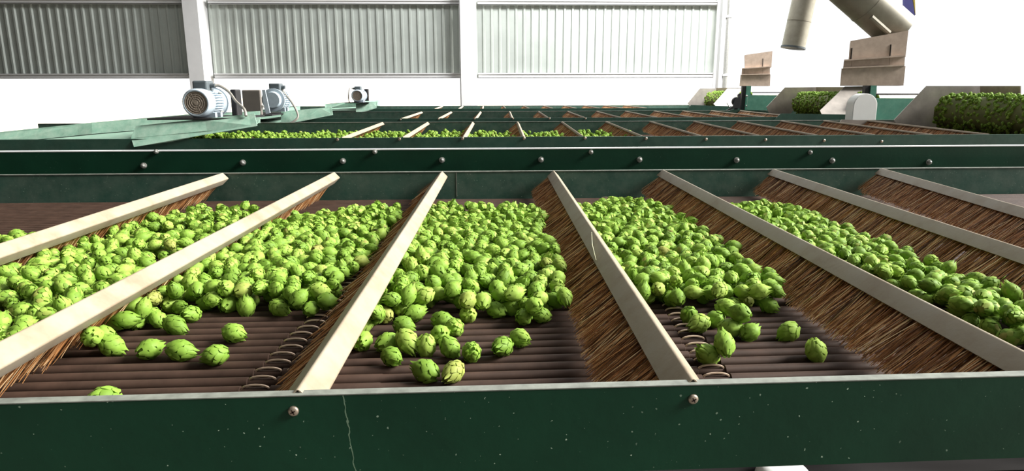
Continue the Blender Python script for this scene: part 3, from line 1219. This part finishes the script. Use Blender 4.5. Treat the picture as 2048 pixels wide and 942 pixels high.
t2, _, _ = tray([(562, 223), (640, 216), (663, 214), (666, 230), (600, 243), (562, 248)],
                [(505, 221), (562, 216), (600, 213), (600, 232), (505, 243)],
                [(512, 246, 8.0), (562, 246, 8.0), (664, 229, 8.0), (600, 224, 8.9), (512, 236, 8.9)], 7.95, 8.95,
                'pale green tray under the middle motor whose cable loops down its side', z3[0] - 0.1)
mz = at(540, 226, 8.2).z
MB().box((at(500, 226, 8.2).x, 7.6, mz - 0.012), (at(575, 226, 8.2).x, 8.6, mz)).build('mounting_plate', M_black, t2)
mt2 = motor((543, 200), 7.85, 0.12, 0.46, 'grey electric motor seen from its flange end beside a square grey plate', [(566, 182, 8.1), (585, 207, 8.0), (596, 233, 7.93), (580, 247, 7.9), (568, 252, 7.9)], flip=True,
            gear=((483, 180, 524, 232), 7.6, 0.05, M_plate))
# strut and support bracket of the square plate
m = MB()
p0, p1 = at(526, 211, 7.62), at(514, 243, 7.62)
m.tube([p0, p1], 0.014, 8)
m.build('strut', M_steel, mt2)
m = MB()
m.prism([at(524, 180, 7.7), at(530, 180, 7.7), at(540, 226, 7.7), at(532, 228, 7.7), at(527, 212, 7.7)], (0, 0.02, 0))
m.build('bracket', M_motor, mt2)

t3, _, _ = tray([(712, 207), (745, 204), (755, 203), (753, 216), (735, 222), (712, 225)],
                [(650, 208), (700, 204), (760, 200), (760, 212), (650, 219)],
                [(645, 221, 12.45), (712, 221, 12.45), (752, 214, 12.45), (750, 212, 13.3), (650, 217, 13.3)], 12.4, 13.35,
                'small pale tray under the farthest motor', z4[0] - 0.1)
mz = at(718, 204.5, 12.7).z
MB().box((at(695, 204, 12.7).x, 12.42, mz - 0.012), (at(742, 204, 12.7).x, 13.0, mz)).build('mounting_plate', M_black, t3)
motor((714, 191.5), 12.5, 0.108, 0.45, 'small distant electric motor standing against the white daylight', [(700, 177, 12.6), (697, 190, 12.55), (698, 202, 12.5), (703, 206, 12.48)], box_left=True,
      gear=((728, 178, 737, 202), 12.95, 0.1, M_black))

# ------------------------------------------------------------------ feed chutes with hops on the right
def drum_hops(c0, c1, R, count, size, label):
    """cones heaped round the end of a conveyor"""
    spots = []
    for _ in range(int(count * 1.7)):
        s = random.random()
        g = random.uniform(-0.35 * math.pi, 1.0 * math.pi)
        p = c0 + (c1 - c0) * s
        rr = R * random.uniform(0.9, 1.05)
        spots.append((p.x - math.sin(g) * rr * 0.9, p.y, p.z + math.cos(g) * rr))
    return far_cones('hop_heap', label, spots, size)


def chute(near, far, back, yn, yf_, dc, dr, label, hlabel, count, near_label=None):
    base = at(far[0][0], far[0][1], yf_)
    th = thing('feed_chute', label, 'chute', (base.x + 0.3, 0.5 * (yn + yf_), base.z - 0.1))
    if near:
        vb = max(v for u, v in near)
        MB().prism([at(u, v, yn + 0.35 * (vb - v) / 60) for u, v in near], (0, 0.008, 0)).build('near_side', M_chute, th)
    MB().prism([at(u, v, yf_) for u, v in far], (0, 0.008, 0)).build('far_side', M_chute, th)
    MB().prism([at(*p) for p in back], (0.01, 0, 0)).build('back_board', M_hood, th)
    c0 = at(dc[0], dc[1], yf_ - 0.06)
    c1 = Vector((c0.x, yn + 0.06, c0.z))
    MB().tube([c0, c1], dr, 20).build('drum', M_drum, th)
    # belt carrying the hops in from the right
    MB().box((c0.x, c1.y, c0.z + dr - 0.012), (c0.x + 1.6, c0.y, c0.z + dr)).build('belt', M_black, th)
    drum_hops(c0, c1, dr + 0.012, int(count * 1.7), 0.036, hlabel)
    return th


chute([(1427, 208), (1455, 177), (1485, 177), (1485, 222), (1434, 214)], [(1375, 207), (1400, 177), (1450, 177), (1450, 205), (1414, 212), (1380, 212)],
      [(1432, 176, 14.9), (1490, 176, 13.2), (1490, 212, 13.2), (1432, 206, 14.9)], 12.9, 15.0, (1424, 200), 0.17,
      'feed chute of the farthest bed with slanted sheet sides, left of the dark post', 'hops rolling over the end of the farthest feed chute', 260)
chute([(1640, 221), (1690, 173), (1742, 172), (1740, 236), (1645, 232)], [(1533, 214), (1570, 175), (1646, 174), (1646, 215), (1592, 215), (1576, 233), (1540, 231)],
      [(1632, 174, 10.3), (1752, 174, 8.6), (1752, 225, 8.6), (1632, 212, 10.3)], 8.4, 10.35, (1604, 207), 0.15,
      'feed chute of the third bed with a bright slanted side beside the white rounded guard', 'hops rolling over the feed chute beside the bright slanted side', 420)
chute(None, [(1788, 240), (1853, 172), (1960, 172), (1960, 262), (1800, 262)],
      [(1960, 172, 6.7), (2040, 172, 6.0), (2040, 230, 6.0), (1960, 230, 6.7)], 5.1, 6.75, (1900, 226), 0.17,
      'dark feed chute side at the right edge, in front of the streaked green panel', 'hops rolling over the feed chute at the right edge', 300)

# raised side boards where the chutes feed the beds
def board(poly, y, mat, label):
    p = [at(u, v, y) for u, v in poly]
    o = MB().prism(p, (0, 0.008, 0)).build('side_board', mat)
    return tag(o, label, 'side board')


board([(1373, 221), (1382, 210), (1480, 213), (1480, 222)], Y4F - 0.03, M_bed, 'grey green board below the farthest feed chute')
board([(1452, 224), (1465, 219), (1535, 221), (1535, 234), (1470, 231)], Y3R - 0.04, M_bed, 'grey board between the dark chain tensioner and the third bed')
board([(1545, 243), (1562, 227), (1690, 229), (1760, 231), (1760, 244)], Y3F - 0.03, M_bed, 'dark green board with a cut corner below the bright slanted chute side')
board([(1668, 259), (1684, 239), (1790, 243), (1990, 247), (1990, 270)], Y2R - 0.05, M_chute, 'grey brown board standing behind the right end brushes of the second bed')
# green machine panels behind
o = MB().prism([at(1496, 190, 11.8), at(1640, 191, 11.8), Vector((at(1640, 191, 11.8).x, 11.8, 0)), Vector((at(1496, 190, 11.8).x, 11.8, 0))], (0, 0.02, 0)).build('machine_cladding', M_panel)
tag(o, 'smaller green panel between the two feed chutes', 'panel')
o = MB().prism([at(1735, 196, 7.75), at(2050, 197, 7.75), Vector((at(2050, 197, 7.75).x, 7.75, 0)), Vector((at(1735, 196, 7.75).x, 7.75, 0))], (0, 0.02, 0)).build('machine_cladding', M_panel)
tag(o, 'streaked green panel right of the white rounded guard', 'panel')
# posts
def post(ua, ub, va, vb, y, label):
    a, b = at(ua, va, y), at(ub, vb, y)
    o = thing('machine_post', label, 'post', ((a.x + b.x) / 2, y, 0))
    MB().box((a.x, y, 0), (a.x + (b.x - a.x) * 0.45, y + 0.06, a.z)).build('dark_flange', M_black, o)
    MB().box((a.x + (b.x - a.x) * 0.45, y - 0.02, 0), (b.x, y, a.z)).build('green_flange', M_panel, o)
    return o


po = post(1485, 1498, 172, 222, 12.3, 'dark green post right of the chain tensioner')
for v in (192, 212, 218):
    p = at(1493 + (6 if v == 218 else 0), v, 12.27)
    MB().lathe(p, (0, -1, 0), [(0, 0.02), (0.02, 0.018), (0.03, 0.01)], 10).build('bolt', M_steel, po)
post(1731, 1745, 171, 235, 8.05, 'dark post behind the white rounded guard')
# chain tensioner: a dark sprocket, its arm and base
c_ = at(1473, 203, 12.5)
th = thing('chain_tensioner', 'small black chain tensioner in front of the white chute side', 'tensioner', (c_.x, 12.5, c_.z - 0.15))
m = MB()
m.lathe(c_, (0, 1, 0), [(0, 0.075), (0.03, 0.085), (0.06, 0.075)], 14)
m.build('sprocket', M_black, th)
p = at(1480, 191, 12.5)
m = MB().lathe(p, (0, 1, 0), [(0, 0.035), (0.05, 0.035)], 12)
m.build('idler', M_black, th)
m = MB()
m.prism([at(1452, 221, 12.48), at(1466, 212, 12.48), at(1470, 200, 12.48), at(1484, 188, 12.48), at(1488, 190, 12.48), at(1486, 218, 12.48), at(1470, 216, 12.48), at(1456, 223, 12.48)], (0, 0.02, 0))
m.build('arm', M_black, th)
m = MB().tube([at(1454, 206, 12.47), at(1459, 214, 12.47)], 0.01, 6)
m.build('lever', M_steel, th)
MB().box((c_.x - 0.03, 12.49, 0), (c_.x + 0.03, 12.53, c_.z - 0.08)).build('stand', M_black, th)
# white rounded guard
y = 7.25
a, b = at(1703, 243, y), at(1751, 243, y)
topz = at(1728, 187, y).z
w_ = (b.x - a.x) / 2
cx = (a.x + b.x) / 2
zc = topz - w_ * 0.95
outl = [(a.x, y, a.z - 0.3)] + [(cx - math.cos(g) * w_, y, zc + math.sin(g) * w_ * 0.95) for g in np.linspace(0, math.pi, 17)] + [(b.x, y, a.z - 0.3)]
gd = thing('belt_guard', 'white rounded-top guard standing before the right feed chute', 'guard', (cx, y, a.z - 0.3))
MB().prism(outl, (0, 0.14, 0), True).build('guard_body', M_white, gd)
outl2 = [(cx + (x_ - cx) * 0.94, y - 0.004, z_ - 0.006) for x_, _, z_ in outl]
MB().prism(outl2, (0, 0.004, 0)).build('guard_face', M_white, gd)
MB().box((cx - 0.05, y + 0.03, 0), (cx + 0.05, y + 0.11, a.z - 0.29)).build('stand', M_steel, gd)

# ------------------------------------------------------------------ suction hoods and ducts
def hood(up_poly, low_poly, mid_poly, slots, y, dep, label):
    q = at(*low_poly[0], y)
    sk = q.x / q.y
    th = thing('suction_hood', label, 'hood', (q.x, y + dep / 2, q.z))
    MB().prism([at(u, v, y + 0.03) for u, v in up_poly], ((dep - 0.06) * sk, dep - 0.06, 0)).build('upper_hood', M_hood, th)
    MB().prism([at(u, v, y + 0.02) for u, v in mid_poly], ((dep - 0.04) * sk, dep - 0.04, 0)).build('collar', M_hood, th)
    MB().prism([at(u, v, y) for u, v in low_poly], (dep * sk, dep, 0)).build('lower_skirt', M_hood, th)
    # ledges over and under the collar
    l0, l1 = at(*mid_poly[0], y), at(*mid_poly[1], y)
    for p0, p1 in ((mid_poly[0], mid_poly[1]), (mid_poly[3], mid_poly[2])):
        a, b = at(*p0, y - 0.03), at(*p1, y - 0.03)
        MB().prism([a, b, b + Vector((0, 0, 0.018)), a + Vector((0, 0, 0.018))], (dep * sk, dep, 0)).build('ledge', M_hood, th)
    for ua, va, ub, vb in slots:
        a, b = at(ua, va, y + 0.027), at(ub, vb, y + 0.027)
        MB().tube([a, b], 0.008, 6).build('slot', M_hoodd, th)
    return th


hood([(1489, 110), (1545, 102), (1543, 134), (1490, 138)], [(1481, 150), (1541, 149), (1540, 172), (1479, 172)], [(1484, 138), (1540, 134), (1540, 149), (1483, 150)],
     [(1526, 117, 1525, 134), (1525, 137, 1524, 148), (1489, 137, 1488, 148)], 13.3, 0.7, 'smaller pinkish suction hood hanging over the farthest feed chute')
hood([(1701, 82), (1817, 61), (1811, 114), (1698, 121)], [(1683, 137), (1811, 132), (1807, 171), (1680, 171)], [(1688, 122), (1810, 113), (1809, 132), (1686, 137)],
     [(1704, 96, 1702, 118), (1782, 89, 1780, 112), (1703, 123, 1701, 135), (1779, 115, 1778, 130)], 8.7, 0.75, 'larger suction hood with the wide duct joining its top')


def duct(p0, p1, r0_, label, rim=True, seam=None):
    a, b = Vector(p0), Vector(p1)
    th = thing('air_duct', label, 'duct', b)
    MB().tube([a, b], r0_, 28).build('duct_pipe', M_duct, th)
    d = (b - a).normalized()
    if rim:
        MB().tube([b - d * 0.03, b], r0_ * 1.06, 28).build('rim', M_box, th)
    for s in (0.35, 0.7):
        q = a + (b - a) * s
        MB().tube([q - d * 0.012, q + d * 0.012], r0_ * 1.02, 28).build('seam_band', M_duct, th)
    if seam:
        MB().tube(seam, 0.035, 8).build('side_rib', M_duct, th)
    return th


yd = 12.0
a, b = at(1628, -90, yd), at(1586, 97, yd)
duct(a, b, (at(1608, 97, yd) - at(1564, 97, yd)).length / 2, 'upright round duct ending in the air left of the wide slanting duct')
yd = 9.1
a, b = at(1640, -75, yd), at(1795, 62, yd)
# top end goes on up out of sight
a = b + (a - b) * 1.3
duct(a, b, 0.255, 'wide slanting duct running down to the larger suction hood', False, [at(1742, 34, yd - 0.24), at(1778, 66, yd - 0.24)])
# blue and yellow steelwork at the upper right
y = 11.0
th = thing('roof_brace', 'blue and yellow steel brace hanging in at the upper right corner', 'brace', at(1820, 20, y))
MB().prism([at(1809, -60, y), at(1815, -60, y), at(1830, 31, y), at(1809, 16, y)], (0, 0.05, 0)).build('blue_leg', M_blue, th)
MB().prism([at(1818, -60, y), at(1829, -60, y), at(1831, 30, y)], (0, 0.05, 0)).build('yellow_leg', M_yellow, th)

# ------------------------------------------------------------------ white post under the front plate
p = at(1568, 930, 0.79)
m = MB()
r_ = 0.036
ztop = p.z
m.lathe((p.x, p.y, 0), (0, 0, 1), [(0, r_), (ztop - 0.018, r_), (ztop - 0.008, r_ * 0.92), (ztop - 0.002, r_ * 0.75), (ztop, r_ * 0.5)], 28)
tag(m.build('white_post', M_white), 'white round-topped post peeking out below the front plate', 'post')
